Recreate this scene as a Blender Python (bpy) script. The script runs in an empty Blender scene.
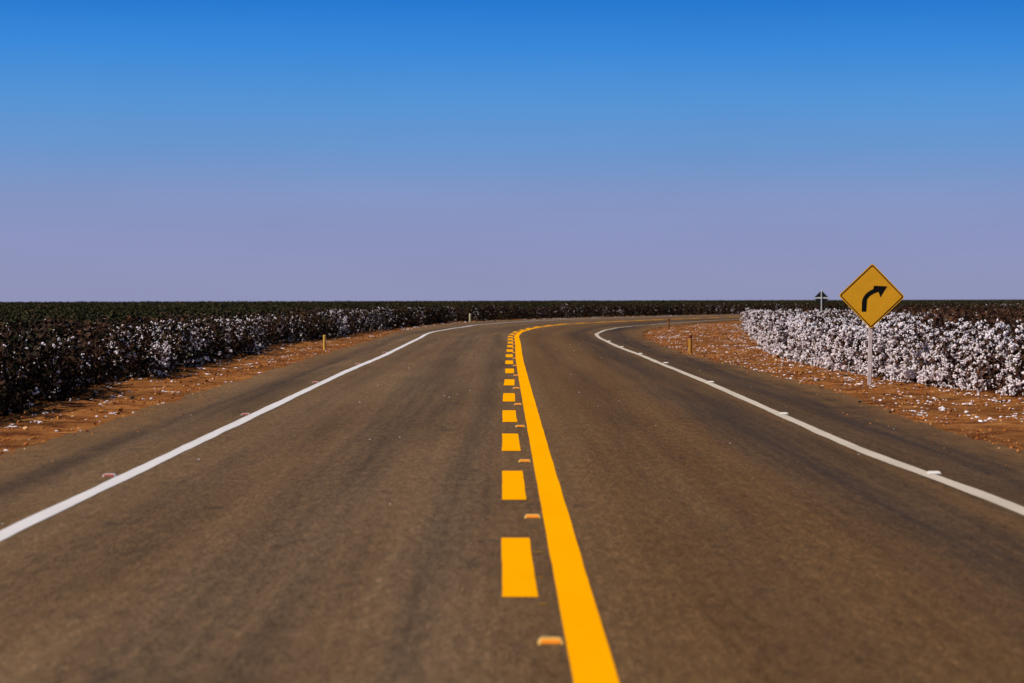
import bpy, bmesh, math, random
from mathutils import Vector, Matrix, noise
R = math.radians
random.seed(7)
scene = bpy.context.scene
COL = scene.collection

# ------------------------------------------------------------------ camera
CAM_H = 1.464
F_PX = 2050.0
PITCH = math.atan((341.5 - 296.25) / F_PX)      # looks slightly down
ROLL = 0.003
cam_data = bpy.data.cameras.new('camera')
cam = bpy.data.objects.new('camera', cam_data)
COL.objects.link(cam)
scene.camera = cam
cam_data.sensor_width = 36.0
cam_data.lens = F_PX * 36.0 / 1024.0
cam_data.clip_start = 0.1
cam_data.clip_end = 20000
U0 = Vector((0, math.sin(PITCH), math.cos(PITCH)))
FW = Vector((0, math.cos(PITCH), -math.sin(PITCH)))
X0 = Vector((1, 0, 0))
RT = X0 * math.cos(ROLL) + U0 * math.sin(ROLL)
UP = U0 * math.cos(ROLL) - X0 * math.sin(ROLL)
cam.matrix_world = Matrix(((RT.x, UP.x, -FW.x, 0), (RT.y, UP.y, -FW.y, 0),
                           (RT.z, UP.z, -FW.z, CAM_H), (0, 0, 0, 1)))
cam_data.dof.use_dof = True
cam_data.dof.focus_distance = 36.0
cam_data.dof.aperture_fstop = 2.8

# ------------------------------------------------------------------ sky and sun
SUN_EL = R(46)
SUN_AZ = R(65)          # to the left of straight behind the camera
sun_dir = Vector((-math.sin(SUN_AZ) * math.cos(SUN_EL), -math.cos(SUN_AZ) * math.cos(SUN_EL), math.sin(SUN_EL)))
SKY_STRENGTH = 0.055
world = bpy.data.worlds.new('World')
scene.world = world
world.use_nodes = True
wn = world.node_tree
wn.nodes.clear()
w_out = wn.nodes.new('ShaderNodeOutputWorld')
w_bg = wn.nodes.new('ShaderNodeBackground')
w_bg.inputs['Strength'].default_value = SKY_STRENGTH
sky = wn.nodes.new('ShaderNodeTexSky')
sky.sky_type = 'NISHITA'
sky.sun_disc = False
sky.sun_elevation = SUN_EL
sky.sun_rotation = math.atan2(sun_dir.x, sun_dir.y)
sky.air_density = 1.0
sky.dust_density = 0.6
w_tc = wn.nodes.new('ShaderNodeTexCoord')
w_sep = wn.nodes.new('ShaderNodeSeparateXYZ')
wn.links.new(w_tc.outputs['Generated'], w_sep.inputs[0])
w_map = wn.nodes.new('ShaderNodeMapRange')
w_map.inputs['From Min'].default_value = 0.0
w_map.inputs['From Max'].default_value = 0.2
wn.links.new(w_sep.outputs['Z'], w_map.inputs['Value'])
w_ramp = wn.nodes.new('ShaderNodeValToRGB')
wn.links.new(w_map.outputs[0], w_ramp.inputs[0])


def lin(c):
    c = c / 255.0
    return c / 12.92 if c <= 0.04045 else ((c + 0.055) / 1.055) ** 2.4


def rgb(r, g, b):
    return (lin(r), lin(g), lin(b), 1.0)


SKY_STOPS = [(0.0, (144, 148, 184)), (0.0226, (141, 148, 190)), (0.047, (132, 150, 196)),
             (0.0714, (106, 150, 206)), (0.0958, (84, 148, 214)), (0.12, (58, 136, 217)), (0.145, (34, 118, 207))]
els = w_ramp.color_ramp.elements
els[0].position = 0.0
els[0].color = rgb(*SKY_STOPS[0][1])
els[1].position = SKY_STOPS[-1][0] / 0.2
els[1].color = rgb(*SKY_STOPS[-1][1])
for z_, c_ in SKY_STOPS[1:-1]:
    e_ = els.new(z_ / 0.2)
    e_.color = rgb(*c_)
w_scale = wn.nodes.new('ShaderNodeVectorMath')
w_scale.operation = 'SCALE'
w_scale.inputs['Scale'].default_value = 1.0 / SKY_STRENGTH
w_nz = wn.nodes.new('ShaderNodeTexNoise')          # faint unevenness of the dusty air
w_nz.inputs['Scale'].default_value = 7.0
w_nz.inputs['Detail'].default_value = 3.0
w_nm = wn.nodes.new('ShaderNodeMapping')
w_nm.inputs['Scale'].default_value = (1, 1, 5)
wn.links.new(w_tc.outputs['Generated'], w_nm.inputs['Vector'])
wn.links.new(w_nm.outputs[0], w_nz.inputs['Vector'])
w_nr = wn.nodes.new('ShaderNodeMapRange')
w_nr.inputs['To Min'].default_value = 0.95
w_nr.inputs['To Max'].default_value = 1.05
wn.links.new(w_nz.outputs['Fac'], w_nr.inputs['Value'])
w_un = wn.nodes.new('ShaderNodeVectorMath')
w_un.operation = 'SCALE'
wn.links.new(w_ramp.outputs[0], w_un.inputs[0])
wn.links.new(w_nr.outputs[0], w_un.inputs['Scale'])
wn.links.new(w_un.outputs[0], w_scale.inputs[0])
w_fac = wn.nodes.new('ShaderNodeMapRange')
w_fac.inputs['From Min'].default_value = 0.16
w_fac.inputs['From Max'].default_value = 0.32
wn.links.new(w_sep.outputs['Z'], w_fac.inputs['Value'])
w_mix = wn.nodes.new('ShaderNodeMix')
w_mix.data_type = 'RGBA'
wn.links.new(w_fac.outputs[0], w_mix.inputs['Factor'])
wn.links.new(w_scale.outputs[0], w_mix.inputs['A'])
wn.links.new(sky.outputs[0], w_mix.inputs['B'])
wn.links.new(w_mix.outputs['Result'], w_bg.inputs['Color'])
wn.links.new(w_bg.outputs[0], w_out.inputs['Surface'])

sun_data = bpy.data.lights.new('sun', 'SUN')
sun_data.energy = 4.4
sun_data.angle = R(0.5)
sun_data.color = (1.0, 0.94, 0.86)
sun = bpy.data.objects.new('sun', sun_data)
COL.objects.link(sun)
sun.rotation_euler = sun_dir.to_track_quat('Z', 'Y').to_euler()

scene.render.engine = 'CYCLES'
vs = scene.view_settings
vs.view_transform = 'Standard'
vs.look = 'None'
vs.exposure = 0.0
vs.gamma = 1.0
vs.use_curve_mapping = False
scene.render.resolution_x = 1024
scene.render.resolution_y = 683

# ------------------------------------------------------------------ road geometry (metres)
X_REF, TH0, S0, RAD = 0.359, -0.00516, 72.5, 192.6
K0 = 5.0e-5              # the approach is not quite straight
TH1 = TH0 + K0 * S0
S_END = 270.0
XA = X_REF + math.sin(TH0) * S0 + K0 * S0 * S0 / 2
YA = math.cos(TH0) * S0


def road_pt(s, o, z=0.0):
    """Point at distance s along the solid centre line, o metres to its right."""
    if s <= S0:
        th = TH0 + K0 * s
        x, y = X_REF + math.sin(TH0) * s + K0 * s * s / 2, math.cos(TH0) * s
    else:
        s2 = min(s, S_END)
        th = TH1 + (s2 - S0) / RAD
        x = XA + RAD * (math.cos(TH1) - math.cos(th))
        y = YA + RAD * (math.sin(th) - math.sin(TH1))
        if s > S_END:
            x += math.sin(th) * (s - S_END)
            y += math.cos(th) * (s - S_END)
    return Vector((x + o * math.cos(th), y - o * math.sin(th), z))


CX, CY = XA + RAD * math.cos(TH1), YA - RAD * math.sin(TH1)
TE = TH1 + (S_END - S0) / RAD
PE = road_pt(S_END, 0)


def road_so(x, y):
    dx, dy = x - X_REF, y
    s = dx * math.sin(TH0) + dy * math.cos(TH0)
    if s <= S0:
        return s, dx * math.cos(TH0) - dy * math.sin(TH0) - K0 * s * s / 2
    rx, ry = x - CX, y - CY
    ang = math.atan2(ry, -rx)
    if ang < TE:
        return S0 + RAD * (ang - TH1), RAD - math.hypot(rx, ry)
    dx, dy = x - PE.x, y - PE.y
    return S_END + dx * math.sin(TE) + dy * math.cos(TE), dx * math.cos(TE) - dy * math.sin(TE)


def lerp_tab(tab):
    def f(s):
        if s <= tab[0][0]:
            return tab[0][1]
        for (a, va), (b, vb) in zip(tab, tab[1:]):
            if s <= b:
                t = (s - a) / (b - a)
                t = t * t * (3 - 2 * t)
                return va + (vb - va) * t
        return tab[-1][1]
    return f


o_solid = lerp_tab([(0, 0), (45, .0), (65, .05), (76, .05), (86, -.06), (98, -.30), (106, -.36), (112, -.1), (118, .3), (126, .7), (140, .9)])
o_right = lerp_tab([(0, 3.32), (13.8, 3.19), (20, 3.05), (34, 3.10), (48, 3.04), (60, 2.93), (70, 2.94), (78, 3.03), (86, 3.22), (95, 3.42), (100, 3.64), (107, 4.2), (125, 4.5)])
o_left = lerp_tab([(0, -3.37), (38, -3.37), (50, -3.28), (70, -3.30), (86, -3.58), (94, -3.75), (104, -4.27), (114, -4.45), (122, -4.7), (134, -4.85), (145, -4.45)])
e_left = lerp_tab([(0, -4.87), (40, -4.88), (72, -4.76), (90, -5.3), (100, -6.0), (112, -7.0), (140, -7.0)])
e_right = lerp_tab([(0, 4.55), (20, 4.55), (24, 4.52), (31, 4.8), (38, 4.66), (53, 4.28), (66, 4.40), (80, 4.85), (95, 5.2), (110, 5.8)])
c_left = lerp_tab([(0, -6.0), (23, -6.25), (27, -6.35), (31, -6.5), (34.5, -7.1), (37, -6.45), (42, -6.6), (52, -6.6), (58, -6.9), (64, -6.95), (69, -6.2),
                   (86, -6.15), (95, -6.1), (106, -6.75), (115, -7.35), (125, -7.4), (145, -7.2)])
c_right = lerp_tab([(0, 9.5), (20, 8.6), (29, 7.5), (31, 7.1), (35, 6.5), (42, 6.1), (48, 6.15), (55, 6.65), (66, 7.8), (81, 9.15), (95, 9.25), (107, 9.0), (125, 8.8)])


def ground_z(x, y):
    """Flat tableland that falls away very gently far off, a little more to the left."""
    r = math.hypot(x, y)
    az = math.atan2(x, max(y, 1e-3))
    az = max(-0.35, min(0.35, az))
    a = 0.0021 - 0.0061 * az
    a = max(0.0006, a)
    t = 0.62 - (a + 0.00015) * r
    k = 0.06
    if t > 0.5:
        return 0.0
    return -k * math.log(1 + math.exp(-t / k)) if -t / k < 40 else t


def fbm(x, y, z=0.0, octs=4):
    return noise.fractal(Vector((x, y, z)), 1.0, 2.0, octs)


# ------------------------------------------------------------------ helpers
def link(name, me, parent=None):
    o = bpy.data.objects.new(name, me)
    COL.objects.link(o)
    if parent is not None:
        o.parent = parent
    return o


def tag(o, label=None, cat=None, group=None, kind=None):
    if label:
        o['label'] = label
    if cat:
        o['category'] = cat
    if group:
        o['group'] = group
    if kind:
        o['kind'] = kind
    return o


def mesh_from(name, verts, faces, mat, smooth=False):
    me = bpy.data.meshes.new(name)
    me.from_pydata([tuple(v) for v in verts], [], faces)
    me.materials.append(mat)
    if smooth:
        me.polygons.foreach_set('use_smooth', [True] * len(me.polygons))
    me.update()
    return me


def bm_mesh(name, bm, mat, smooth=False):
    me = bpy.data.meshes.new(name)
    bm.normal_update()
    bm.to_mesh(me)
    bm.free()
    me.materials.append(mat)
    if smooth:
        me.polygons.foreach_set('use_smooth', [True] * len(me.polygons))
    return me


def new_mat(name):
    m = bpy.data.materials.new(name)
    m.use_nodes = True
    nt = m.node_tree
    b = nt.nodes['Principled BSDF']
    b.inputs['Specular IOR Level'].default_value = 0.2
    return m, nt, b


def N(nt, t, **kw):
    n = nt.nodes.new(t)
    for k, v in kw.items():
        setattr(n, k, v)
    return n


def noise_node(nt, vec, scale, detail=4.0, rough=0.55):
    n = N(nt, 'ShaderNodeTexNoise')
    n.inputs['Scale'].default_value = scale
    n.inputs['Detail'].default_value = detail
    n.inputs['Roughness'].default_value = rough
    nt.links.new(vec, n.inputs['Vector'])
    return n


def ramp(nt, src, stops, interp='LINEAR'):
    r = N(nt, 'ShaderNodeValToRGB')
    r.color_ramp.interpolation = interp
    e = r.color_ramp.elements
    e[0].position, e[0].color = stops[0][0], stops[0][1]
    e[1].position, e[1].color = stops[-1][0], stops[-1][1]
    for p, c in stops[1:-1]:
        q = e.new(p)
        q.color = c
    nt.links.new(src, r.inputs[0])
    return r


def mix(nt, fac, a, b, mode='MIX'):
    m = N(nt, 'ShaderNodeMix', data_type='RGBA', blend_type=mode)
    for key, val in (('Factor', fac), ('A', a), ('B', b)):
        if hasattr(val, 'links') or hasattr(val, 'is_output'):
            nt.links.new(val, m.inputs[key])
        else:
            m.inputs[key].default_value = val
    return m.outputs['Result']


def math_node(nt, op, a, b=None, c=None, clamp=False):
    m = N(nt, 'ShaderNodeMath', operation=op, use_clamp=clamp)
    for i, val in enumerate((a, b, c)):
        if val is None:
            continue
        if hasattr(val, 'is_output'):
            nt.links.new(val, m.inputs[i])
        else:
            m.inputs[i].default_value = val
    return m.outputs[0]


def g(v):
    return (v, v, v, 1)


def scaled(nt, vec, sx, sy, sz=1.0):
    m = N(nt, 'ShaderNodeMapping')
    m.inputs['Scale'].default_value = (sx, sy, sz)
    nt.links.new(vec, m.inputs['Vector'])
    return m.outputs[0]


# ------------------------------------------------------------------ materials
SOIL_A, SOIL_B, SOIL_C = (0.275, 0.096, 0.022, 1), (0.39, 0.165, 0.048, 1), (0.13, 0.040, 0.012, 1)


def soil_colour(nt, vec):
    big = noise_node(nt, vec, 0.35, 4)
    mid = noise_node(nt, vec, 2.2, 5, 0.65)
    fine = noise_node(nt, vec, 22, 4, 0.7)
    c = ramp(nt, mid.outputs['Fac'], [(0.38, SOIL_C), (0.50, SOIL_A), (0.68, SOIL_B)]).outputs[0]
    v = ramp(nt, fine.outputs['Fac'], [(0.3, g(0.55)), (0.55, g(1.0)), (0.72, g(1.3))]).outputs[0]
    c = mix(nt, 0.8, c, v, 'MULTIPLY')
    b = ramp(nt, big.outputs['Fac'], [(0.38, g(0.68)), (0.62, g(1.12))]).outputs[0]
    return mix(nt, 1.0, c, b, 'MULTIPLY'), fine, mid


def make_soil():
    m, nt, b = new_mat('red_soil')
    geo = N(nt, 'ShaderNodeNewGeometry')
    c, fine, mid = soil_colour(nt, geo.outputs['Position'])
    nt.links.new(c, b.inputs['Base Color'])
    b.inputs['Roughness'].default_value = 0.95
    b.inputs['Specular IOR Level'].default_value = 0.05
    bp = N(nt, 'ShaderNodeBump')
    bp.inputs['Strength'].default_value = 0.6
    bp.inputs['Distance'].default_value = 0.04
    nt.links.new(math_node(nt, 'ADD', fine.outputs['Fac'], mid.outputs['Fac']), bp.inputs['Height'])
    nt.links.new(bp.outputs[0], b.inputs['Normal'])
    return m


def make_asphalt():
    """UV.x = metres right of the solid line / UV.y = metres along the road; attribute 'edge' = metres in from the pavement edge."""
    m, nt, b = new_mat('worn_asphalt')
    uv = N(nt, 'ShaderNodeUVMap')
    vec = uv.outputs['UV']
    sep = N(nt, 'ShaderNodeSeparateXYZ')
    nt.links.new(vec, sep.inputs[0])
    edge = N(nt, 'ShaderNodeAttribute', attribute_name='edge').outputs['Fac']
    o = sep.outputs['X']
    agg = noise_node(nt, vec, 70, 3, 0.85)
    agg2 = noise_node(nt, vec, 30, 4, 0.8)
    streak = noise_node(nt, scaled(nt, vec, 4.5, 0.07), 1.0, 7, 0.68)
    streak2 = noise_node(nt, scaled(nt, vec, 1.1, 0.05), 1.0, 4, 0.6)
    patch = noise_node(nt, scaled(nt, vec, 1.0, 0.25), 0.8, 6, 0.7)
    grain = noise_node(nt, scaled(nt, vec, 16.0, 3.6), 1.0, 6, 0.85)
    base = ramp(nt, streak2.outputs['Fac'], [(0.3, (0.096, 0.056, 0.029, 1)), (0.5, (0.130, 0.077, 0.040, 1)), (0.7, (0.158, 0.098, 0.054, 1))]).outputs[0]
    # right-hand lane is a browner chipping, the left-hand one greyer
    lane = N(nt, 'ShaderNodeMapRange')
    lane.inputs['From Min'].default_value = -0.6
    lane.inputs['From Max'].default_value = 0.6
    nt.links.new(o, lane.inputs['Value'])
    tint = mix(nt, lane.outputs[0], (1.12, 1.12, 1.12, 1), (0.97, 0.88, 0.70, 1))
    base = mix(nt, 1.0, base, tint, 'MULTIPLY')
    base = mix(nt, 1.0, base, (0.98, 0.95, 0.88, 1), 'MULTIPLY')
    # tyre-polished bands along the wheel paths
    dark = None
    for centre, width, amt in ((-1.55, 0.50, 0.42), (-2.75, 0.40, 0.20), (0.95, 0.40, 0.20), (2.40, 0.55, 0.70), (3.70, 0.62, 0.80), (-4.05, 0.32, 0.60), (-0.62, 0.20, 0.40)):
        wob = math_node(nt, 'MULTIPLY_ADD', math_node(nt, 'SUBTRACT', streak2.outputs['Fac'], 0.5), 0.9, o)
        d = math_node(nt, 'DIVIDE', math_node(nt, 'SUBTRACT', wob, centre), width)
        gs = math_node(nt, 'POWER', 2.718, math_node(nt, 'MULTIPLY', math_node(nt, 'MULTIPLY', d, d), -1.0))
        gs = math_node(nt, 'MULTIPLY', gs, amt)
        dark = gs if dark is None else math_node(nt, 'MAXIMUM', dark, gs)
    st = ramp(nt, streak.outputs['Fac'], [(0.30, g(0.15)), (0.66, g(1.0))]).outputs[0]
    dark = math_node(nt, 'MULTIPLY', dark, math_node(nt, 'MULTIPLY_ADD', st, 1.0, 0.25), clamp=True)
    base = mix(nt, dark, base, (0.036, 0.026, 0.022, 1))
    sp = ramp(nt, patch.outputs['Fac'], [(0.3, g(0.78)), (0.5, g(1.0)), (0.7, g(1.15))]).outputs[0]
    base = mix(nt, 0.7, base, sp, 'MULTIPLY')
    s2 = ramp(nt, streak.outputs['Fac'], [(0.3, g(1.15)), (0.7, g(0.85))]).outputs[0]
    base = mix(nt, 0.7, base, s2, 'MULTIPLY')
    ag = ramp(nt, agg.outputs['Fac'], [(0.32, g(0.25)), (0.5, g(1.0)), (0.68, g(2.1))]).outputs[0]
    base = mix(nt, 0.9, base, ag, 'MULTIPLY')
    ag2 = ramp(nt, agg2.outputs['Fac'], [(0.3, g(0.35)), (0.5, g(1.0)), (0.7, g(1.85))]).outputs[0]
    base = mix(nt, 0.8, base, ag2, 'MULTIPLY')
    gr = ramp(nt, grain.outputs['Fac'], [(0.3, g(0.42)), (0.5, g(0.97)), (0.7, g(1.65))]).outputs[0]
    base = mix(nt, 0.75, base, gr, 'MULTIPLY')
    # small oily stains and patched spots
    stain = noise_node(nt, scaled(nt, vec, 2.3, 1.1), 1.0, 5, 0.7)
    stf = ramp(nt, stain.outputs['Fac'], [(0.60, g(0)), (0.70, g(0.6))]).outputs[0]
    base = mix(nt, stf, base, (0.040, 0.029, 0.022, 1))
    # pale chips
    vor = N(nt, 'ShaderNodeTexVoronoi')
    vor.inputs['Scale'].default_value = 14
    nt.links.new(vec, vor.inputs['Vector'])
    chip = ramp(nt, vor.outputs['Distance'], [(0.03, g(1)), (0.09, g(0))]).outputs[0]
    sel = ramp(nt, vor.outputs['Color'], [(0.72, g(0)), (0.74, g(1))]).outputs[0]
    base = mix(nt, math_node(nt, 'MULTIPLY', chip, sel), base, (0.34, 0.25, 0.17, 1))
    # soil blown onto the shoulders
    sc, _, _ = soil_colour(nt, vec)
    dust_n = noise_node(nt, scaled(nt, vec, 1.0, 0.35), 3.0, 6, 0.7)
    e = math_node(nt, 'SUBTRACT', 0.95, edge)
    e = math_node(nt, 'MULTIPLY', e, 0.75)
    fac = math_node(nt, 'ADD', e, math_node(nt, 'MULTIPLY_ADD', dust_n.outputs['Fac'], 2.2, -1.3))
    fac = math_node(nt, 'MULTIPLY', fac, 0.85, clamp=True)
    base = mix(nt, fac, base, mix(nt, 0.45, sc, (0.16, 0.115, 0.06, 1)))
    nt.links.new(base, b.inputs['Base Color'])
    b.inputs['Roughness'].default_value = 0.88
    b.inputs['Specular IOR Level'].default_value = 0.04
    bp = N(nt, 'ShaderNodeBump')
    bp.inputs['Strength'].default_value = 0.5
    bp.inputs['Distance'].default_value = 0.006
    nt.links.new(agg.outputs['Fac'], bp.inputs['Height'])
    nt.links.new(bp.outputs[0], b.inputs['Normal'])
    return m


def make_paint(name, colour, wear=0.35):
    m, nt, b = new_mat(name)
    uv = N(nt, 'ShaderNodeUVMap').outputs['UV']
    n1 = noise_node(nt, uv, 40, 4, 0.75)
    n2 = noise_node(nt, scaled(nt, uv, 2.0, 0.5), 1.2, 4, 0.6)
    v = ramp(nt, n1.outputs['Fac'], [(0.28, g(0.72)), (0.5, g(1.0)), (0.7, g(1.06))]).outputs[0]
    c = mix(nt, wear * 1.6, colour, v, 'MULTIPLY')
    v2 = ramp(nt, n2.outputs['Fac'], [(0.3, g(0.84)), (0.6, g(1.02))]).outputs[0]
    c = mix(nt, wear * 2.0, c, v2, 'MULTIPLY')
    nt.links.new(c, b.inputs['Base Color'])
    b.inputs['Roughness'].default_value = 0.85
    b.inputs['Specular IOR Level'].default_value = 0.0
    bp = N(nt, 'ShaderNodeBump')
    bp.inputs['Strength'].default_value = 0.3
    bp.inputs['Distance'].default_value = 0.004
    nt.links.new(n1.outputs['Fac'], bp.inputs['Height'])
    nt.links.new(bp.outputs[0], b.inputs['Normal'])
    return m


def make_plain(name, colour, rough=0.6, spec=0.3, var=0.15, scale=8.0):
    m, nt, b = new_mat(name)
    tc = N(nt, 'ShaderNodeTexCoord')
    n = noise_node(nt, tc.outputs['Object'], scale, 5, 0.6)
    v = ramp(nt, n.outputs['Fac'], [(0.3, g(1 - var)), (0.7, g(1 + var * 0.4))]).outputs[0]
    c = mix(nt, 1.0, colour, v, 'MULTIPLY')
    nt.links.new(c, b.inputs['Base Color'])
    b.inputs['Roughness'].default_value = rough
    b.inputs['Specular IOR Level'].default_value = spec
    return m


def make_leaf(name, stops):
    m, nt, b = new_mat(name)
    geo = N(nt, 'ShaderNodeNewGeometry')
    info = N(nt, 'ShaderNodeObjectInfo')
    c = ramp(nt, geo.outputs['Random Per Island'], stops).outputs[0]
    v = ramp(nt, info.outputs['Random'], [(0, g(0.75)), (1, g(1.2))]).outputs[0]
    c = mix(nt, 1.0, c, v, 'MULTIPLY')
    n = noise_node(nt, geo.outputs['Position'], 0.16, 3)
    v2 = ramp(nt, n.outputs['Fac'], [(0.35, g(0.7)), (0.65, g(1.25))]).outputs[0]
    c = mix(nt, 1.0, c, v2, 'MULTIPLY')
    nt.links.new(c, b.inputs['Base Color'])
    b.inputs['Roughness'].default_value = 0.75
    b.inputs['Specular IOR Level'].default_value = 0.1
    return m


def make_lint():
    m, nt, b = new_mat('cotton_lint')
    geo = N(nt, 'ShaderNodeNewGeometry')
    c = ramp(nt, geo.outputs['Random Per Island'], [(0, (0.68, 0.55, 0.54, 1)), (0.4, (0.84, 0.73, 0.73, 1)), (1, (0.92, 0.85, 0.86, 1))]).outputs[0]
    n = noise_node(nt, geo.outputs['Position'], 60, 3, 0.7)
    v = ramp(nt, n.outputs['Fac'], [(0.3, g(0.80)), (0.6, g(1.0))]).outputs[0]
    c = mix(nt, 0.8, c, v, 'MULTIPLY')
    nt.links.new(c, b.inputs['Base Color'])
    b.inputs['Roughness'].default_value = 1.0
    b.inputs['Specular IOR Level'].default_value = 0.0
    return m


SOIL = make_soil()
ASPHALT = make_asphalt()
YELLOW = make_paint('yellow_road_paint', (0.98, 0.385, 0.001, 1), 0.18)
YELLOW_FAINT = make_paint('faint_yellow_paint', (0.42, 0.19, 0.03, 1), 0.3)
WHITE = make_paint('white_road_paint', (0.66, 0.61, 0.60, 1), 0.3)
WHITE_DUSTY = make_paint('dusty_white_road_paint', (0.54, 0.45, 0.36, 1), 0.35)
LEAF_DRY = make_leaf('dry_cotton_leaf', [(0, (0.020, 0.010, 0.007, 1)), (0.45, (0.068, 0.026, 0.014, 1)), (0.8, (0.125, 0.050, 0.023, 1)), (1, (0.05, 0.045, 0.016, 1))])
LEAF_DARK = make_leaf('dark_cotton_leaf', [(0, (0.014, 0.008, 0.005, 1)), (0.5, (0.036, 0.020, 0.010, 1)), (0.8, (0.068, 0.030, 0.015, 1)), (1, (0.034, 0.036, 0.012, 1))])
LEAF_GREEN = make_leaf('green_cotton_leaf', [(0, (0.012, 0.010, 0.004, 1)), (0.45, (0.030, 0.026, 0.009, 1)), (0.75, (0.040, 0.042, 0.013, 1)), (1, (0.08, 0.042, 0.018, 1))])
LINT = make_lint()
SIGN_YELLOW = make_plain('sign_yellow_sheeting', (0.80, 0.37, 0.006, 1), 0.45, 0.35, 0.10, 5)
SIGN_BLACK = make_plain('sign_black_film', (0.006, 0.005, 0.005, 1), 0.6, 0.1)
SIGN_BACK = make_plain('sign_black_back', (0.010, 0.011, 0.014, 1), 0.6, 0.2)
POST_WHITE = make_plain('whitewashed_timber', (0.66, 0.53, 0.50, 1), 0.8, 0.2, 0.3, 9)
POST_PALE = make_plain('white_painted_post', (0.72, 0.72, 0.72, 1), 0.7, 0.2, 0.1)
STEEL = make_plain('galvanised_steel', (0.45, 0.45, 0.46, 1), 0.4, 0.5)
POST_OCHRE = make_plain('ochre_post_paint', (0.50, 0.225, 0.030, 1), 0.7, 0.2, 0.25, 14)
POST_CREAM = make_plain('faded_yellow_post_paint', (0.64, 0.36, 0.075, 1), 0.7, 0.2, 0.25, 14)
POST_GREENISH = make_plain('weathered_pale_post_paint', (0.60, 0.55, 0.30, 1), 0.7, 0.2, 0.25, 14)
POST_BROWN = make_plain('brown_stained_post_paint', (0.22, 0.085, 0.025, 1), 0.7, 0.2, 0.25, 14)
REFLECT_RED = make_plain('dark_red_reflector', (0.16, 0.022, 0.012, 1), 0.35, 0.5)
REFLECT_WHITE = make_plain('white_reflector', (0.75, 0.70, 0.66, 1), 0.3, 0.5)
REFLECT_AMBER = make_plain('amber_reflector', (0.90, 0.26, 0.012, 1), 0.3, 0.5)
REFLECT_SCARLET = make_plain('scarlet_reflector', (0.42, 0.09, 0.075, 1), 0.3, 0.5)
STUD_YELLOW = make_plain('yellow_stud_plastic', (0.80, 0.50, 0.12, 1), 0.6, 0.3, 0.2, 30)
STUD_WHITE = make_plain('white_stud_plastic', (0.70, 0.64, 0.56, 1), 0.6, 0.3, 0.2, 30)



def make_clod():
    m, nt, b = new_mat('soil_clod')
    geo = N(nt, 'ShaderNodeNewGeometry')
    c = ramp(nt, geo.outputs['Random Per Island'], [(0, (0.15, 0.042, 0.012, 1)), (0.5, (0.34, 0.11, 0.026, 1)), (0.85, (0.55, 0.21, 0.055, 1)), (1, (0.6, 0.36, 0.17, 1))]).outputs[0]
    nt.links.new(c, b.inputs['Base Color'])
    b.inputs['Roughness'].default_value = 0.95
    b.inputs['Specular IOR Level'].default_value = 0.05
    return m


CLOD = make_clod()

# ------------------------------------------------------------------ ground
def build_ground():
    def axis(lo, hi, near):
        a, v, st = [], 0.0, near
        while v < hi:
            a.append(v)
            st *= 1.18
            v += st
        a.append(hi)
        b_, v, st = [], 0.0, near
        while v > lo:
            v -= st
            st *= 1.18
            b_.append(max(v, lo))
        return sorted(set(b_ + a))
    xs = axis(-9000, 9000, 4.0)
    ys = axis(-3000, 14000, 4.0)
    verts = [(x, y, ground_z(x, y) - 0.06) for y in ys for x in xs]
    n = len(xs)
    faces = [(j * n + i, j * n + i + 1, (j + 1) * n + i + 1, (j + 1) * n + i) for j in range(len(ys) - 1) for i in range(n - 1)]
    o = link('ground', mesh_from('ground', verts, faces, SOIL, True))
    tag(o, 'flat red soil stretching under the cotton to the horizon', 'ground', kind='structure')


build_ground()


def s_samples(a, b):
    out, s = [], a
    while s < b:
        out.append(s)
        s += 0.22 if s < 60 else (0.4 if s < 130 else 1.2)
    out.append(b)
    return out


def verge_height(x, y):
    return 0.034 * fbm(x * 0.7, y * 0.7, 3.1, 4) + 0.034 * fbm(x * 3.2, y * 2.0, 8.2, 4)


def build_verge(side):
    ss = s_samples(8, 320)
    K = 34
    verts, faces = [], []
    for s in ss:
        if side < 0:
            a, b_ = e_left(s) + 0.35, c_left(s) - 2.5
        else:
            a, b_ = e_right(s) - 0.35, c_right(s) + 2.5
        for k in range(K + 1):
            t = k / K
            p = road_pt(s, a + (b_ - a) * t)
            edge_drop = -0.05 if k == 0 else 0.0
            end_drop = -0.12 if k == K else 0.0
            p.z = ground_z(p.x, p.y) + verge_height(p.x, p.y) * min(1, t * 4) - 0.012 + edge_drop + end_drop
            verts.append(p)
    for i in range(len(ss) - 1):
        for k in range(K):
            q = (i * (K + 1) + k, i * (K + 1) + k + 1, (i + 1) * (K + 1) + k + 1, (i + 1) * (K + 1) + k)
            faces.append(q if side > 0 else q[::-1])
    # faces were laid with +o to the right: make them face up
    me = mesh_from('verge', verts, [f[::-1] for f in faces], SOIL, True)
    o = link('verge', me)
    tag(o, 'bare orange soil strip between the asphalt and the %s cotton' % ('left' if side < 0 else 'right'), 'verge', kind='structure')


build_verge(-1)
build_verge(1)

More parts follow.
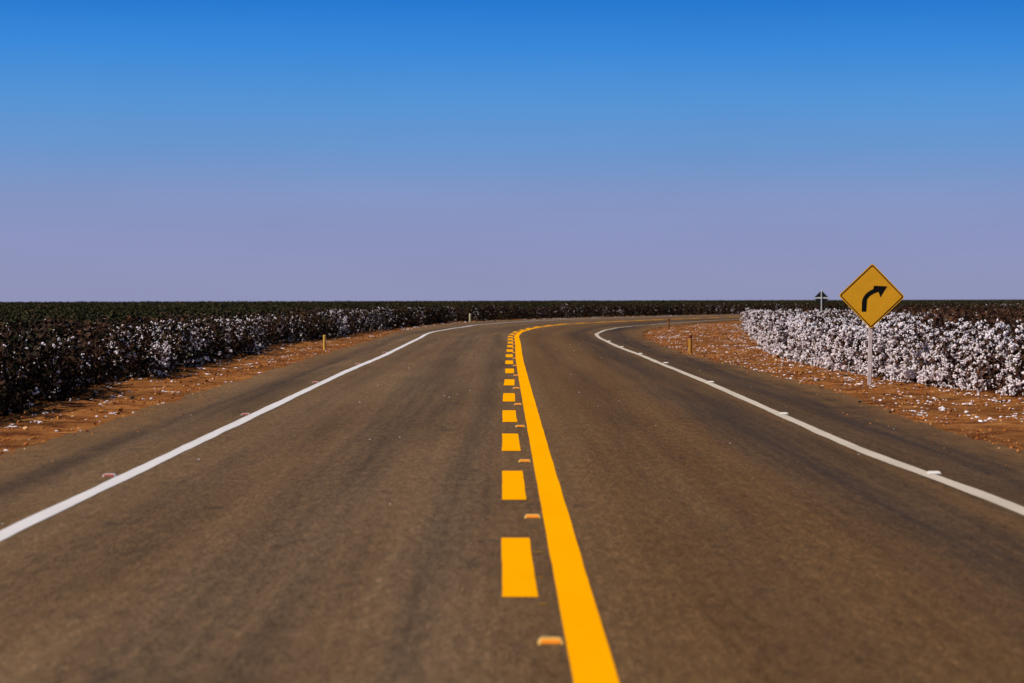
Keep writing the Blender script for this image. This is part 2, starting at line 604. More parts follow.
# ------------------------------------------------------------------ road
def strip(name, f_a, f_b, s0, s1, z, mat, parent, K=1, step=None):
    """Sheet between two offsets, with metre UVs."""
    ss = []
    s = s0
    while s < s1 - 1e-6:
        ss.append(s)
        s += step if step else (0.25 if s < 40 else 0.6)
    ss.append(s1)
    verts, uvs, edge = [], [], []
    for s in ss:
        a, b_ = f_a(s), f_b(s)
        for k in range(K + 1):
            o = a + (b_ - a) * k / K
            p = road_pt(s, o)
            p.z = ground_z(p.x, p.y) + z
            verts.append(p)
            uvs.append((o, s))
            edge.append(min(o - a, b_ - o))
    faces = []
    for i in range(len(ss) - 1):
        for k in range(K):
            faces.append((i * (K + 1) + k, i * (K + 1) + k + 1, (i + 1) * (K + 1) + k + 1, (i + 1) * (K + 1) + k))
    me = mesh_from(name, verts, faces, mat)
    uvl = me.uv_layers.new(name='UVMap')
    for lp in me.loops:
        uvl.data[lp.index].uv = uvs[lp.vertex_index]
    if K > 1:
        at = me.attributes.new('edge', 'FLOAT', 'POINT')
        at.data.foreach_set('value', edge)
    return link(name, me, parent)


def ragged(f, side, amp=0.16):
    return lambda s: f(s) + side * amp * (fbm(s * 0.45, side * 7.0, 0.3, 4) + 0.6 * fbm(s * 2.3, side * 3.0, 1.3, 3))


ROAD_Z = 0.012
LINE_Z = ROAD_Z + 0.004
road = strip('road', ragged(e_left, -1), ragged(e_right, 1), -12, 330, ROAD_Z, ASPHALT, None, 16)
tag(road, 'two lane asphalt road bending right through the cotton', 'road', kind='structure')


def jit(seed, amp):
    return lambda s: amp * fbm(s * 0.8, seed, 0.0, 4)


W_Y, W_W = 0.172, 0.134
ja, jb = jit(1.1, .004), jit(2.2, .004)
strip('centre_line', lambda s: o_solid(s) - W_Y / 2 + ja(s), lambda s: o_solid(s) + W_Y / 2 + jb(s), -12, 325, LINE_Z, YELLOW, road)
jc, jd = jit(3.3, .014), jit(4.4, .014)
strip('edge_line', lambda s: o_left(s) - W_W / 2 + jc(s), lambda s: o_left(s) + W_W / 2 + jd(s), -12, 325, LINE_Z, WHITE, road)
strip('edge_line', lambda s: o_right(s) - W_W / 2 + jd(s), lambda s: o_right(s) + W_W / 2 + jc(s), -12, 325, LINE_Z, WHITE_DUSTY, road)
o_dash = lerp_tab([(0, -.268), (26, -.275), (42, -.235), (70, -.23)])
DASHES = [-9.1, -4.4, .4, 5.1, 9.85, 14.57, 19.18, 23.6, 28.2, 33.3, 38.6, 43.8] + [48.7 + 4.75 * k for k in range(52)]
for k, a in enumerate(DASHES):
    je, jf = jit(5.5 + k, .008), jit(9.5 + k, .008)
    strip('lane_dash', lambda s: o_solid(s) + o_dash(s) - W_Y / 2 + je(s), lambda s: o_solid(s) + o_dash(s) + W_Y / 2 + jf(s), a, a + 2.42, LINE_Z, YELLOW, road, 1, 0.2 if k < 12 else 0.6)
for s in (9.62, 10.55, 11.58, 12.62, 14.5, 15.5, 17.4, 19.3, 21.4, 23.9, 26.2, 28.4):
    w = random.uniform(.03, .06)
    o = -.15 + random.uniform(-.02, .02)
    strip('paint_tick', lambda q: o - w / 2, lambda q: o + w / 2, s, s + .028, LINE_Z, YELLOW_FAINT, road, 1, .1)

# ------------------------------------------------------------------ road studs
def frustum(bm, bx, by, tx, ty, z0, z1):
    vs = [bm.verts.new((sx * bx / 2, sy * by / 2, z0)) for sx, sy in ((-1, -1), (1, -1), (1, 1), (-1, 1))]
    vt = [bm.verts.new((sx * tx / 2, sy * ty / 2, z1)) for sx, sy in ((-1, -1), (1, -1), (1, 1), (-1, 1))]
    bm.faces.new(vs[::-1])
    bm.faces.new(vt)
    for i in range(4):
        j = (i + 1) % 4
        bm.faces.new((vs[i], vs[j], vt[j], vt[i]))


def stud_meshes(tone, body_mat, refl_mat):
    bm = bmesh.new()
    frustum(bm, .112, .100, .084, .046, 0, .022)
    bmesh.ops.bevel(bm, geom=[e for e in bm.edges], offset=.003, segments=2, affect='EDGES')
    body = bm_mesh('stud_body_' + tone, bm, body_mat)
    bm = bmesh.new()
    # tilted lens set into the sloping near face, 2 mm proud
    y0, z0, y1, z1 = -.0475, .005, -.0265, .0195
    n = Vector((0, -(z1 - z0), (y1 - y0) * -1)).normalized()
    n = Vector((0, -(z1 - z0), (y1 - y0))).normalized()
    pts = [Vector((-.043, y0, z0)), Vector((.043, y0, z0)), Vector((.037, y1, z1)), Vector((-.037, y1, z1))]
    lo = [bm.verts.new(p - n * .002) for p in pts]
    hi = [bm.verts.new(p + n * .0025) for p in pts]
    bm.faces.new(hi)
    bm.faces.new(lo[::-1])
    for i in range(4):
        j = (i + 1) % 4
        bm.faces.new((lo[i], lo[j], hi[j], hi[i]))
    lens = bm_mesh('stud_lens_' + tone, bm, refl_mat)
    return body, lens


ORD = ['first', 'second', 'third', 'fourth', 'fifth', 'sixth', 'seventh', 'eighth', 'ninth', 'tenth', 'eleventh', 'twelfth',
       'thirteenth', 'fourteenth', 'fifteenth', 'sixteenth', 'seventeenth', 'eighteenth', 'nineteenth', 'twentieth']


def studs(meshes, places, label_fmt, group, scale=1.0):
    for i, (s, o) in enumerate(places):
        p = road_pt(s, o)
        root = bpy.data.objects.new('road_stud', None)
        COL.objects.link(root)
        root.empty_display_size = .1
        root.location = (p.x, p.y, ground_z(p.x, p.y) + ROAD_Z)
        th = TH0 + K0 * s if s < S0 else TH1 + (s - S0) / RAD
        root.rotation_euler = (0, 0, -th + random.uniform(-.05, .05))
        root.scale = (scale, scale, scale)
        tag(root, label_fmt % ORD[i], 'road stud', group)
        link('stud_body', meshes[0], root)
        link('reflector', meshes[1], root)


studs(stud_meshes('amber', STUD_YELLOW, REFLECT_AMBER),
      [(8.56, -.15), (13.42, -.155), (17.95, -.16), (22.75, -.16), (27.4, -.155), (32.2, -.15), (37.4, -.12), (42.7, -.11), (47.7, -.10),
       (52.4, -.10), (57.1, -.10), (61.8, -.09), (66.5, -.08), (71.2, -.08), (76, -.08), (80.7, -.12)],
      '%s amber road stud from the camera, left of the solid yellow centre line', 'amber studs along the centre line')
studs(stud_meshes('white', STUD_WHITE, REFLECT_WHITE),
      [(16.85, 3.20), (25.4, 3.13), (34.8, 3.17), (44.8, 3.19), (52, 3.10), (59, 3.02), (66.5, 3.02)],
      '%s white road stud from the camera, on the right-hand white edge line', 'white studs along the right edge line')
studs(stud_meshes('red', STUD_WHITE, REFLECT_SCARLET),
      [(16.4, -3.50), (24.9, -3.48), (34.2, -3.49), (43.6, -3.46), (52.5, -3.42)],
      '%s red faced road stud from the camera, on the left-hand white edge line', 'red faced studs along the left edge line')

# ------------------------------------------------------------------ roadside marker posts
def marker_post(px, py, h, w, mat, band_mat, label, rz=0.0, lean=0.0):
    root = bpy.data.objects.new('marker_post', None)
    COL.objects.link(root)
    root.location = (px, py, ground_z(px, py) - .002)
    root.rotation_euler = (0, lean, rz)
    tag(root, label, 'post', 'marker posts along the road')
    bm = bmesh.new()
    r = w / 2
    rings = []
    nseg = 14
    for z, q in ((-.1, r), (h - .012, r * .97), (h, r * .8)):
        rings.append([bm.verts.new((q * math.cos(a), q * math.sin(a), z)) for a in [2 * math.pi * i / nseg for i in range(nseg)]])
    for a, b_ in zip(rings, rings[1:]):
        for i in range(nseg):
            bm.faces.new((a[i], a[(i + 1) % nseg], b_[(i + 1) % nseg], b_[i]))
    bm.faces.new(rings[-1])
    link('shaft', bm_mesh('post_shaft', bm, mat), root)
    if band_mat:
        bm = bmesh.new()
        rings = []
        for z, q in ((h - .10, r * .98), (h - .10, r + .004), (h - .022, r + .004), (h - .022, r * .96)):
            rings.append([bm.verts.new((q * math.cos(a), q * math.sin(a), z)) for a in [2 * math.pi * i / nseg for i in range(nseg)]])
        for a, b_ in zip(rings, rings[1:]):
            for i in range(nseg):
                bm.faces.new((a[i], a[(i + 1) % nseg], b_[(i + 1) % nseg], b_[i]))
        link('reflector_band', bm_mesh('post_band', bm, band_mat), root)


marker_post(4.60, 52.9, .50, .095, POST_OCHRE, REFLECT_RED, 'ochre marker post with a dark red top band on the right verge', 0, .01)
marker_post(7.03, 92.1, .50, .085, POST_BROWN, REFLECT_RED, 'brown marker post behind the ochre post, on the inside of the bend', 0, .015)
marker_post(-5.08, 55.6, .40, .09, POST_CREAM, None, 'faded yellow marker post on the left verge before the bend', 0, -.012)
marker_post(-2.36, 115.0, .50, .10, POST_GREENISH, None, 'pale weathered marker post at the foot of the cotton on the outside of the bend')

# ------------------------------------------------------------------ signs
def poly_plate(bm, pts, y_front, y_back):
    a = [bm.verts.new((x, y_front, z)) for x, z in pts]
    b_ = [bm.verts.new((x, y_back, z)) for x, z in pts]
    fa = bm.faces.new(a)
    fb = bm.faces.new(b_[::-1])
    n = len(pts)
    for i in range(n):
        j = (i + 1) % n
        bm.faces.new((b_[i], b_[j], a[j], a[i]))
    return fa, fb


def rounded_diamond(half, rad, seg=6):
    """Square on its corner, corner radius rad, half diagonal measured to the sharp corner."""
    pts = []
    d = half - rad * math.sqrt(2)
    for q in range(4):
        c = math.pi / 2 * q
        cx, cz = d * math.cos(c), d * math.sin(c)
        for i in range(seg + 1):
            a = c - math.pi / 4 + math.pi / 2 * i / seg
            pts.append((cx + rad * math.cos(a), cz + rad * math.sin(a)))
    return pts


def ring_plate(bm, outer, inner, y_front, y_back):
    n = len(outer)
    A = [bm.verts.new((x, y_front, z)) for x, z in outer]
    B = [bm.verts.new((x, y_front, z)) for x, z in inner]
    C = [bm.verts.new((x, y_back, z)) for x, z in outer]
    D = [bm.verts.new((x, y_back, z)) for x, z in inner]
    for i in range(n):
        j = (i + 1) % n
        bm.faces.new((A[i], A[j], B[j], B[i]))
        bm.faces.new((C[i], C[j], A[j], A[i]))
        bm.faces.new((B[i], B[j], D[j], D[i]))


def post_box(bm, w, d, z0, z1, y):
    frustum_verts = []
    for z in (z0, z1):
        for sx, sy in ((-1, -1), (1, -1), (1, 1), (-1, 1)):
            frustum_verts.append(bm.verts.new((sx * w / 2, y + sy * d / 2, z)))
    v = frustum_verts
    bm.faces.new(v[3::-1])
    bm.faces.new(v[4:])
    for i in range(4):
        j = (i + 1) % 4
        bm.faces.new((v[i], v[j], v[4 + j], v[4 + i]))
    bmesh.ops.bevel(bm, geom=list(bm.edges), offset=.006, segments=2, affect='EDGES')


def curve_sign():
    x, y = 6.05, 34.68
    root = bpy.data.objects.new('curve_warning_sign', None)
    COL.objects.link(root)
    root.location = (x, y, -.02)
    root.rotation_euler = (0, R(1.0), math.atan2(-x, y) * .5)
    tag(root, 'yellow diamond warning sign with a black arrow curving right, on a whitewashed post', 'road sign')
    half = .557
    zc = 1.505
    bm = bmesh.new()
    poly_plate(bm, rounded_diamond(half, .038), -.002, .002)
    plate = link('sign_plate', bm_mesh('sign_plate', bm, SIGN_YELLOW), root)
    plate.location = (0, -.042, zc)
    bm = bmesh.new()
    ring_plate(bm, rounded_diamond(half * .955, .030), rounded_diamond(half * .915, .022), -.0045, -.0015)
    link('border', bm_mesh('sign_border', bm, SIGN_BLACK), plate)
    # arrow outline
    def bez(p0, p1, p2, n=10):
        return [((1 - t) ** 2 * p0[0] + 2 * t * (1 - t) * p1[0] + t * t * p2[0], (1 - t) ** 2 * p0[1] + 2 * t * (1 - t) * p1[1] + t * t * p2[1]) for t in [i / n for i in range(n + 1)]]
    inner = bez((-.152, -.20), (-.15, .02), (.20, .135))
    outer = bez((.135, .255), (-.285, .10), (-.290, -.22))
    pts = [(-.288, -.475), (-.150, -.475)] + inner + [(.262, -.030), (.458, .305), (.060, .318)] + outer
    pts = [(a * half, b_ * half) for a, b_ in pts]
    bm = bmesh.new()
    fa, fb = poly_plate(bm, pts, -.0045, -.0015)
    bmesh.ops.triangulate(bm, faces=[fa, fb])
    link('arrow', bm_mesh('sign_arrow', bm, SIGN_BLACK), plate)
    bm = bmesh.new()
    post_box(bm, .066, .066, -.4, zc + .40, 0)
    post = link('post', bm_mesh('sign_post', bm, POST_WHITE), root)


curve_sign()


def far_sign():
    x, y = 27.75, 184.0
    root = bpy.data.objects.new('road_sign', None)
    COL.objects.link(root)
    zg = ground_z(x, y)
    root.location = (x, y, zg)
    root.rotation_euler = (0, 0, math.atan2(-x, y))
    tag(root, 'small black back of a diamond sign with white cross brace, far beyond the right-hand cotton', 'road sign')
    zc = 1.40 - zg
    bm = bmesh.new()
    poly_plate(bm, rounded_diamond(.68, .05), -.003, .003)
    link('sign_plate', bm_mesh('far_sign_plate', bm, SIGN_BACK), root).location = (0, .06, zc)
    bm = bmesh.new()
    post_box(bm, .08, .08, -.4, zc + .78, 0)
    link('post', bm_mesh('far_sign_post', bm, POST_PALE), root)
    bm = bmesh.new()
    vs = []
    for z in (zc - .05, zc + .05):
        for xx, yy in ((-.63, .046), (.63, .046), (.63, .056), (-.63, .056)):
            vs.append(bm.verts.new((xx, yy, z)))
    bm.faces.new(vs[3::-1]); bm.faces.new(vs[4:])
    for i in range(4):
        j = (i + 1) % 4
        bm.faces.new((vs[i], vs[j], vs[4 + j], vs[4 + i]))
    link('brace', bm_mesh('far_sign_brace', bm, POST_PALE), root)


far_sign()

# ------------------------------------------------------------------ cotton plants
def ico(sub=1):
    bm = bmesh.new()
    bmesh.ops.create_icosphere(bm, subdivisions=sub, radius=1)
    v = [x.co.copy() for x in bm.verts]
    f = [tuple(x.index for x in fc.verts) for fc in bm.faces]
    bm.free()
    return v, f


ICO_V, ICO_F = ico(1)
ICO2_V, ICO2_F = ico(2)


def rand_unit(rng):
    z = rng.uniform(-1, 1)
    a = rng.uniform(0, 2 * math.pi)
    q = math.sqrt(1 - z * z)
    return Vector((q * math.cos(a), q * math.sin(a), z))


def add_boll(verts, faces, c, r, rng, flat=1.0, amp=0.75):
    off = len(verts)
    seed = Vector((rng.uniform(0, 50), rng.uniform(0, 50), rng.uniform(0, 50)))
    q = rand_unit(rng).to_track_quat('Z', 'Y')
    sx, sy = rng.uniform(.6, 1.1), rng.uniform(.7, 1.2)
    for v in ICO_V:
        d = 1.0 + amp * noise.noise(v * 1.7 + seed)
        p = q @ Vector((v.x * d * sx, v.y * d * sy, v.z * d))
        p = Vector((p.x, p.y, p.z * flat)) * r
        verts.append(c + p)
    faces.extend([tuple(i + off for i in f) for f in ICO_F])


def add_open_boll(verts, faces, c, r, rng):
    """An open boll: several ragged locks of lint, one or two hanging below the burr."""
    for k in range(rng.randint(2, 4)):
        d = rand_unit(rng) * r * .75
        if rng.random() < .3:
            d.z -= r * .8
        add_boll(verts, faces, c + d, r * rng.uniform(.38, .72), rng)


def add_leaf(verts, faces, c, size, rng, up=0.3):
    n = (rand_unit(rng) + Vector((0, 0, up))).normalized()
    q = n.to_track_quat('Z', 'Y') @ Matrix.Rotation(rng.uniform(0, 6.28), 3, 'Z').to_quaternion()
    off = len(verts)
    cu = rng.uniform(-.35, .35)
    w = rng.uniform(.35, .55)
    for x, y, z in ((0, -.5, cu), (w, -.05, -cu * .6), (w * .5, .35, 0), (0, .6, cu), (-w * .6, .3, 0), (-w, -.1, -cu * .6), (0, 0, 0)):
        verts.append(c + q @ Vector((x, y, z)) * size)
    for i in range(6):
        faces.append((off + i, off + (i + 1) % 6, off + 6))


def add_twig(verts, faces, a, b_, r0, r1):
    d = (b_ - a)
    if d.length < 1e-5:
        return
    q = d.to_track_quat('Z', 'Y')
    off = len(verts)
    for p, r in ((a, r0), (b_, r1)):
        for i in range(3):
            t = 2.0944 * i
            verts.append(p + q @ Vector((r * math.cos(t), r * math.sin(t), 0)))
    for i in range(3):
        j = (i + 1) % 3
        faces.append((off + i, off + j, off + 3 + j, off + 3 + i))


def plant_meshes(tone, seed, leaf_mat, n_leaf, n_boll, boll_r, leaf_size, h=.84, wid=.40, low=.06):
    rng = random.Random(seed)
    fv, ff, bv, bf = [], [], [], []
    tips = []
    for st in range(2):
        base = Vector((rng.uniform(-.06, .06), rng.uniform(-.06, .06), -.05))
        top = Vector((rng.uniform(-.12, .12), rng.uniform(-.12, .12), h * rng.uniform(.85, 1.0)))
        prev = base
        for k in range(1, 9):
            t = k / 8
            p = base.lerp(top, t) + Vector((rng.uniform(-.015, .015), rng.uniform(-.015, .015), 0))
            add_twig(fv, ff, prev, p, .008 * (1.1 - .7 * t), .008 * (1.0 - .7 * t))
            prev = p
            for b_ in range(2):
                a = rng.uniform(0, 6.28)
                spread = wid * (1.0 - .45 * t) * rng.uniform(.45, 1.05)
                e = p + Vector((math.cos(a) * spread, math.sin(a) * spread, rng.uniform(-.02, .13)))
                e.z = min(max(e.z, low), h + .03)
                add_twig(fv, ff, p, e, .004, .002)
                tips.append((p, e))
    for i in range(n_leaf):
        p, e = rng.choice(tips)
        c = p.lerp(e, rng.uniform(.15, 1.08)) + rand_unit(rng) * .05
        c.z = max(c.z, .03)
        add_leaf(fv, ff, c, leaf_size * rng.uniform(.6, 1.25), rng)
    for i in range(n_boll):
        p, e = rng.choice(tips)
        c = p.lerp(e, rng.uniform(.55, 1.06)) + rand_unit(rng) * .045
        c.z = max(c.z, .04)
        add_open_boll(bv, bf, c, boll_r * rng.uniform(.55, 1.3), rng)
    return mesh_from('foliage_' + tone, fv, ff, leaf_mat), mesh_from('bolls_' + tone, bv, bf, LINT)


VARIANTS = []          # (foliage mesh, bolls mesh)
for i in range(3):     # 0-2 open, loaded with lint, brown leaf
    VARIANTS.append(plant_meshes('loaded', 11 + i, LEAF_DRY, 120, 145, .033, .075, .80))
for i in range(2):     # 3-4 dark leaf, moderate lint
    VARIANTS.append(plant_meshes('moderate', 31 + i, LEAF_DARK, 230, 48, .026, .075))
for i in range(2):     # 5-6 dry leaf, little lint
    VARIANTS.append(plant_meshes('sparse', 51 + i, LEAF_DRY, 200, 4, .024, .08))
for i in range(2):     # 7-8 still leafy and dark green
    VARIANTS.append(plant_meshes('leafy', 71 + i, LEAF_GREEN, 230, 1, .022, .09))
for i in range(2):     # 9-10 dark leaf, few bolls
    VARIANTS.append(plant_meshes('dim', 91 + i, LEAF_DARK, 230, 7, .024, .085))

for i in range(2):     # 11-12 brown leaf, half loaded
    VARIANTS.append(plant_meshes('half', 111 + i, LEAF_DRY, 180, 50, .031, .075, .80))

proto_objs = {}


def plant(x, y, var, scale, rz, label, group, tall=1.0):
    root = bpy.data.objects.new('cotton_plant', None)
    COL.objects.link(root)
    root.empty_display_size = .3
    root.location = (x, y, ground_z(x, y) - .02)
    root.rotation_euler = (0, 0, rz)
    root.scale = (scale, scale, scale * random.uniform(.92, 1.08) * tall)
    tag(root, label, 'cotton plant', group)
    f = link('foliage', VARIANTS[var][0], root)
    b_ = link('open_bolls', VARIANTS[var][1], root)
    b_['kind'] = 'stuff'
    proto_objs.setdefault(var, (f, b_))


used = []          # world positions of individual plants, to keep the crop from doubling them


bright_s = lerp_tab([(20, .12), (27, .18), (33, .66), (66, .72), (84, .58), (104, .30), (150, .18)])   # how open the crop is along the left edge


def left_pick(s, d, r):
    """Variant for a plant d metres inside the left edge."""
    q = fbm(s * .16, d * .3, 5.5, 3)
    bright = bright_s(s) + q * .55
    if d < 1.9:
        if random.random() < bright - .08 - .45 * max(0, d - .5):
            return random.choice((3, 4, 3, 4, 3, 0) if 34 < s < 80 else (3, 4))
        return random.choice((9, 10, 9, 5) if s < 60 else (9, 10))
    if d < 5.5 and s < 48:
        return random.choice((5, 6, 5, 9, 10)) if q > -.15 else random.choice((7, 9, 10))
    if d < 3.2:
        return random.choice((9, 10, 7, 8))
    return random.choice((7, 8, 7, 8, 8))


def right_pick(s, d, r):
    q = fbm(s * .12, d * .25, 9.5, 3)
    lim = 4.6 + 2.5 * q
    if d < .9:
        return random.choice((0, 1, 2, 0, 1, 2, 11))
    if d < lim:
        return random.choice((0, 1, 2, 11, 12, 11, 12, 11))
    if d < lim + 3:
        return random.choice((11, 5, 6, 5, 6))
    if r < 110:
        return random.choice((5, 6, 5, 6, 10))
    return random.choice((7, 8, 10))


right_end = lerp_tab([(.10, 100), (.15, 92), (.18, 94), (.20, 120), (.225, 165), (.25, 230), (.3, 300)])   # far end of the inner field


def place_front_rows():
    s = 21.5
    cand = []
    n = 0
    while n < 145:
        o = c_left(s) - .34 + random.uniform(-.16, .14) + .22 * fbm(s * .55, 3.3, 1.0, 3)
        p = road_pt(s, o)
        v = left_pick(s, .3, p.length)
        lab = {0: 'white flecked', 3: 'white flecked', 4: 'white flecked'}.get(v)
        if lab:
            plant(p.x, p.y, v, random.uniform(.76, 1.08), random.uniform(0, 6.28),
                  'dark cotton plant flecked with white bolls, in the front row along the left verge', 'bolled cotton plants of the left front row', .94)
        else:
            plant(p.x, p.y, v, random.uniform(.74, 1.05), random.uniform(0, 6.28),
                  'dark leafy cotton plant with hardly any bolls, in the front row along the left verge', 'dark cotton plants of the left front row', .94)
        used.append((p.x, p.y))
        s += random.uniform(.30, .40) * (1.0 if s < 50 else 1.25)
        n += 1
    s = 27.0
    n = 0
    while n < 150:
        o = c_right(s) + .30 + random.uniform(-.08, .12)
        p = road_pt(s, o)
        plant(p.x, p.y, random.choice((0, 1, 2) * 6 + (11, 12)), random.uniform(.85, 1.08), random.uniform(0, 6.28),
              'brown cotton plant loaded with white bolls, in the front row along the right verge', 'loaded cotton plants of the right front row')
        used.append((p.x, p.y))
        s += random.uniform(.30, .40) * (1.0 if s < 55 else 1.3)
        n += 1
    # three of the leafier plants stand a pace behind the left front row
    for v, s in ((5, 22.3), (6, 25.1), (7, 29.2), (8, 33.0)):
        p = road_pt(s, c_left(s) - 1.1)
        plant(p.x, p.y, v, 1.0, random.uniform(0, 6.28), 'dark leafy cotton plant with hardly any bolls, in the front row along the left verge', 'dark cotton plants of the left front row', .94)
        used.append((p.x, p.y))


place_front_rows()

# the rest of the crop: one field object per side, instanced on scattered points
def crop_points():
    left, right = [], []
    ug = {}
    for x, y in used:
        ug.setdefault((int(x * 2), int(y * 2)), []).append((x, y))

    def near_used(x, y, d2=.05):
        i, j = int(x * 2), int(y * 2)
        for a in (-1, 0, 1):
            for b_ in (-1, 0, 1):
                for (u, v) in ug.get((i + a, j + b_), ()):
                    if (u - x) ** 2 + (v - y) ** 2 < d2:
                        return True
        return False
    bands = [(8, 110, .62, .42, 1.0), (110, 240, 1.0, .8, 1.12), (240, 520, 2.0, 1.6, 1.5)]
    for r0, r1, dx, dy, sc in bands:
        y = r0 * .9
        while y < r1:
            half = y * .30 + 6
            x = -half
            while x < half:
                px, py = x + random.uniform(-.35, .35) * dx, y + random.uniform(-.45, .45) * dy
                x += dx
                r = math.hypot(px, py)
                if r < r0 or r >= r1:
                    continue
                s, o = road_so(px, py)
                jig = .12 * fbm(s * .9, 2.0, 1.0, 2) + (.22 * fbm(s * .55, 3.3, 1.0, 3) if o < 0 else 0)
                if s > 300:
                    if abs(o) < 9:
                        continue
                    d = abs(o)
                    side = left
                    v = random.choice((7, 8, 10))
                elif o < c_left(s) - .18 + jig:
                    d = c_left(s) - o
                    v = left_pick(s, d, r)
                    side = left
                elif o > c_right(s) + .18 + jig and r < right_end(math.atan2(px, py)):
                    d = o - c_right(s)
                    v = right_pick(s, d, r)
                    side = right
                else:
                    continue
                if d < 1.3 and near_used(px, py):
                    continue
                side.append((px, py, ground_z(px, py) - .02, v, sc * random.uniform(.86, 1.12), random.uniform(0, 6.28), random.uniform(.9, 1.08) / (sc ** 1.15) * (.93 if side is left else 1.0)))
            y += dy
    return left, right


def field_object(name, pts, label):
    me = bpy.data.meshes.new(name)
    me.from_pydata([(p[0], p[1], p[2]) for p in pts], [], [])
    a = me.attributes.new('var', 'INT', 'POINT')
    a.data.foreach_set('value', [p[3] for p in pts])
    a = me.attributes.new('scl', 'FLOAT_VECTOR', 'POINT')
    flat = []
    for p in pts:
        flat += [p[4], p[4], p[4] * p[6]]
    a.data.foreach_set('vector', flat)
    a = me.attributes.new('rot', 'FLOAT_VECTOR', 'POINT')
    flat = []
    for p in pts:
        flat += [0.0, 0.0, p[5]]
    a.data.foreach_set('vector', flat)
    ob = link(name, me)
    tag(ob, label, 'crop field', kind='stuff')
    ng = bpy.data.node_groups.new(name + '_scatter', 'GeometryNodeTree')
    ng.interface.new_socket('Geometry', in_out='INPUT', socket_type='NodeSocketGeometry')
    ng.interface.new_socket('Geometry', in_out='OUTPUT', socket_type='NodeSocketGeometry')
    gi = ng.nodes.new('NodeGroupInput')
    go = ng.nodes.new('NodeGroupOutput')
    join = ng.nodes.new('GeometryNodeJoinGeometry')

    def named(nm, typ):
        n = ng.nodes.new('GeometryNodeInputNamedAttribute')
        n.data_type = typ
        n.inputs['Name'].default_value = nm
        return n.outputs['Attribute']
    va, sc, ro = named('var', 'INT'), named('scl', 'FLOAT_VECTOR'), named('rot', 'FLOAT_VECTOR')
    for k, (f, b_) in sorted(proto_objs.items()):
        jn = ng.nodes.new('GeometryNodeJoinGeometry')
        for q in (f, b_):
            oi = ng.nodes.new('GeometryNodeObjectInfo')
            oi.transform_space = 'ORIGINAL'
            oi.inputs['Object'].default_value = q
            ng.links.new(oi.outputs['Geometry'], jn.inputs[0])
        cmp = ng.nodes.new('FunctionNodeCompare')
        cmp.data_type = 'INT'
        cmp.operation = 'EQUAL'
        ng.links.new(va, cmp.inputs[2])
        cmp.inputs[3].default_value = k
        ip = ng.nodes.new('GeometryNodeInstanceOnPoints')
        ng.links.new(gi.outputs[0], ip.inputs['Points'])
        ng.links.new(jn.outputs[0], ip.inputs['Instance'])
        ng.links.new(cmp.outputs[0], ip.inputs['Selection'])
        ng.links.new(ro, ip.inputs['Rotation'])
        ng.links.new(sc, ip.inputs['Scale'])
        ng.links.new(ip.outputs[0], join.inputs[0])
    ng.links.new(join.outputs[0], go.inputs[0])
    md = ob.modifiers.new('scatter', 'NODES')
    md.node_group = ng
    return ob


L_PTS, R_PTS = crop_points()
print('crop points', len(L_PTS), len(R_PTS), 'variants', sorted(proto_objs))
field_object('cotton_field', L_PTS, 'dark cotton field left of the road and around the outside of the bend')
field_object('cotton_field', R_PTS, 'white and brown cotton field filling the inside of the bend behind the yellow sign')


def canopy():
    """Closed leaf canopy of the far crop, from where single plants can no longer be told apart."""
    verts, faces = [], []
    rs = []
    r = 235.0
    while r < 6000:
        rs.append(r)
        r *= 1.012
    na = 260
    for r in rs:
        for i in range(na + 1):
            az = -.42 + .84 * i / na
            x, y = r * math.sin(az), r * math.cos(az)
            h = .62 + .08 * fbm(x * .35, y * .12, 4.4, 3)
            verts.append((x, y, ground_z(x, y) + h))
    for j in range(len(rs) - 1):
        for i in range(na):
            q = (j * (na + 1) + i, j * (na + 1) + i + 1, (j + 1) * (na + 1) + i + 1, (j + 1) * (na + 1) + i)
            cx = sum(verts[k][0] for k in q) / 4
            cy = sum(verts[k][1] for k in q) / 4
            s, o = road_so(cx, cy)
            if abs(o) < 9 and r < 900:
                continue
            faces.append(q)
    m, nt, b = new_mat('far_crop_canopy')
    geo = N(nt, 'ShaderNodeNewGeometry')
    n = noise_node(nt, geo.outputs['Position'], 3.0, 5, .7)
    c = ramp(nt, n.outputs['Fac'], [(.3, (.010, .008, .004, 1)), (.5, (.026, .023, .009, 1)), (.7, (.05, .038, .015, 1))]).outputs[0]
    nt.links.new(c, b.inputs['Base Color'])
    b.inputs['Roughness'].default_value = .9
    b.inputs['Specular IOR Level'].default_value = 0.05
    o = link('distant_crop_canopy', mesh_from('distant_crop_canopy', verts, faces, m))
    tag(o, 'thin dark green band of the farthest cotton along the horizon', 'crop field', kind='stuff')


canopy()

# ------------------------------------------------------------------ fallen lint, clods and dead stalks
def verge_z(x, y):
    return ground_z(x, y) + verge_height(x, y) - .012


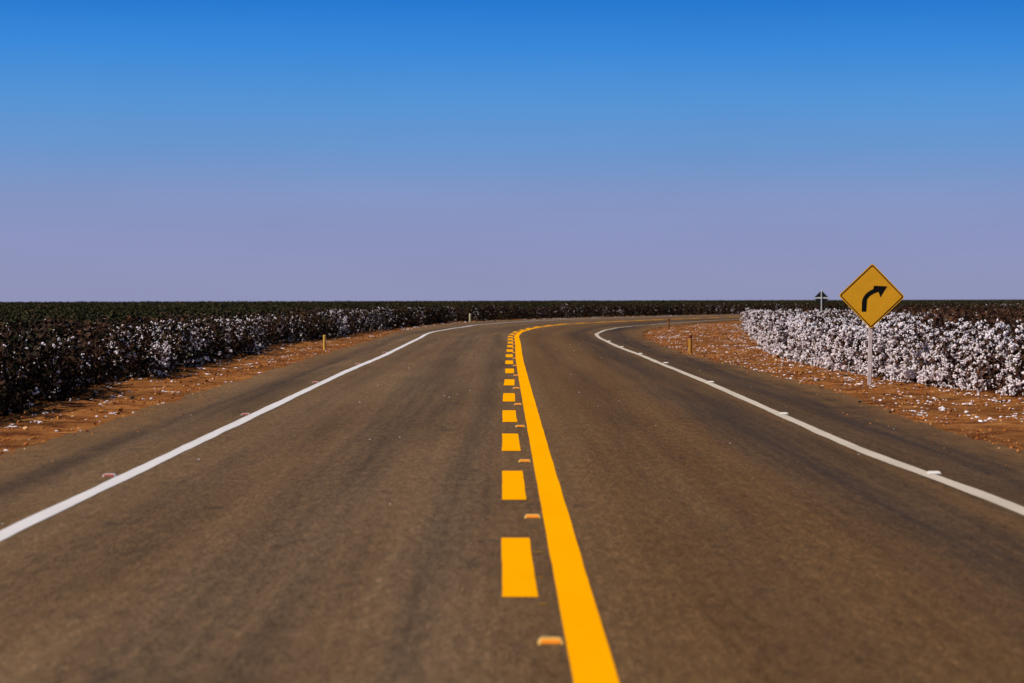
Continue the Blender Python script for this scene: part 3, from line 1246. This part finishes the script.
def scatter_lint():
    rng = random.Random(5)
    v, f = [], []

    def clump(s, o, big):
        n = rng.choice((1, 1, 1, 2, 3, 5)) if not big else rng.randint(5, 11)
        for i in range(n):
            p = road_pt(s + rng.gauss(0, .10 * (1 + big)), o + rng.gauss(0, .05 * (1 + big)))
            r = rng.choice((.009, .011, .014, .018, .026)) * (1.25 if big else 1.0)
            p.z = verge_z(p.x, p.y) + r * .3
            add_boll(v, f, p, r, rng, .5)
    for i in range(300):
        s = 18 + 85 * rng.random() ** 1.4
        a, b_ = e_left(s), c_left(s)
        t = 1 - rng.random() ** 1.5
        clump(s, a + (b_ - a) * (.05 + .9 * t), rng.random() < .07)
    for i in range(1000):
        s = 24 + 88 * rng.random() ** 1.3
        a, b_ = e_right(s), c_right(s)
        t = 1 - rng.random() ** 1.35
        clump(s, a + (b_ - a) * (.03 + .95 * t), rng.random() < .06)
    for i in range(420):        # blown against the outside of the bend
        s = 90 + 70 * rng.random()
        clump(s, e_left(s) + .25 - .7 * rng.random(), rng.random() < .2)
    for i in range(90):         # single tufts on the asphalt
        s = 12 + 95 * rng.random()
        p = road_pt(s, rng.uniform(-4.6, 4.3))
        p.z = ground_z(p.x, p.y) + ROAD_Z + .004
        add_boll(v, f, p, rng.uniform(.005, .012), rng, .5)
    o = link('fallen_lint', mesh_from('fallen_lint', v, f, LINT))
    tag(o, 'tufts of white cotton lint scattered over both soil verges', 'lint', kind='stuff')


scatter_lint()


def scatter_clods():
    rng = random.Random(9)
    v, f = [], []
    for i in range(13000):
        s = 15 + 95 * rng.random() ** 1.2
        if rng.random() < .4:
            a, b_ = e_left(s) + .1, c_left(s) - .2
        else:
            a, b_ = e_right(s) - .1, c_right(s) + .2
        t = rng.random()
        r = .006 + .026 * rng.random() ** 2.5
        if rng.random() < .35:          # grit thrown onto the asphalt shoulder
            p = road_pt(s, a + (.35 - min(.9, rng.expovariate(4.5))) * (1 if b_ > a else -1))
            r *= .42
            p.z = max(verge_z(p.x, p.y), ground_z(p.x, p.y) + ROAD_Z) + r * .3
        else:
            p = road_pt(s, a + (b_ - a) * t)
            p.z = verge_z(p.x, p.y) + r * .25
        add_boll(v, f, p, r, rng, .75)
    o = link('soil_clods', mesh_from('soil_clods', v, f, CLOD))
    tag(o, 'small clods and grit of red soil strewn along the verges', 'soil clods', kind='stuff')
    v, f = [], []
    for i in range(420):
        s = 18 + 80 * rng.random() ** 1.3
        if rng.random() < .5:
            o_ = c_left(s) + rng.expovariate(2.5)
        else:
            o_ = c_right(s) - rng.expovariate(2.0)
        p = road_pt(s, o_)
        p.z = verge_z(p.x, p.y) + .008
        a = rng.uniform(0, 6.28)
        L = rng.uniform(.05, .22)
        add_twig(v, f, p, p + Vector((math.cos(a) * L, math.sin(a) * L, rng.uniform(-.005, .04))), .004, .0025)
        if rng.random() < .6:
            add_leaf(v, f, p + Vector((0, 0, .01)), rng.uniform(.04, .08), rng, 1.5)
    o = link('dead_stalks', mesh_from('dead_stalks', v, f, LEAF_DARK))
    tag(o, 'dead leaves and broken stalks lying below the cotton rows', 'plant litter', kind='stuff')


scatter_clods()
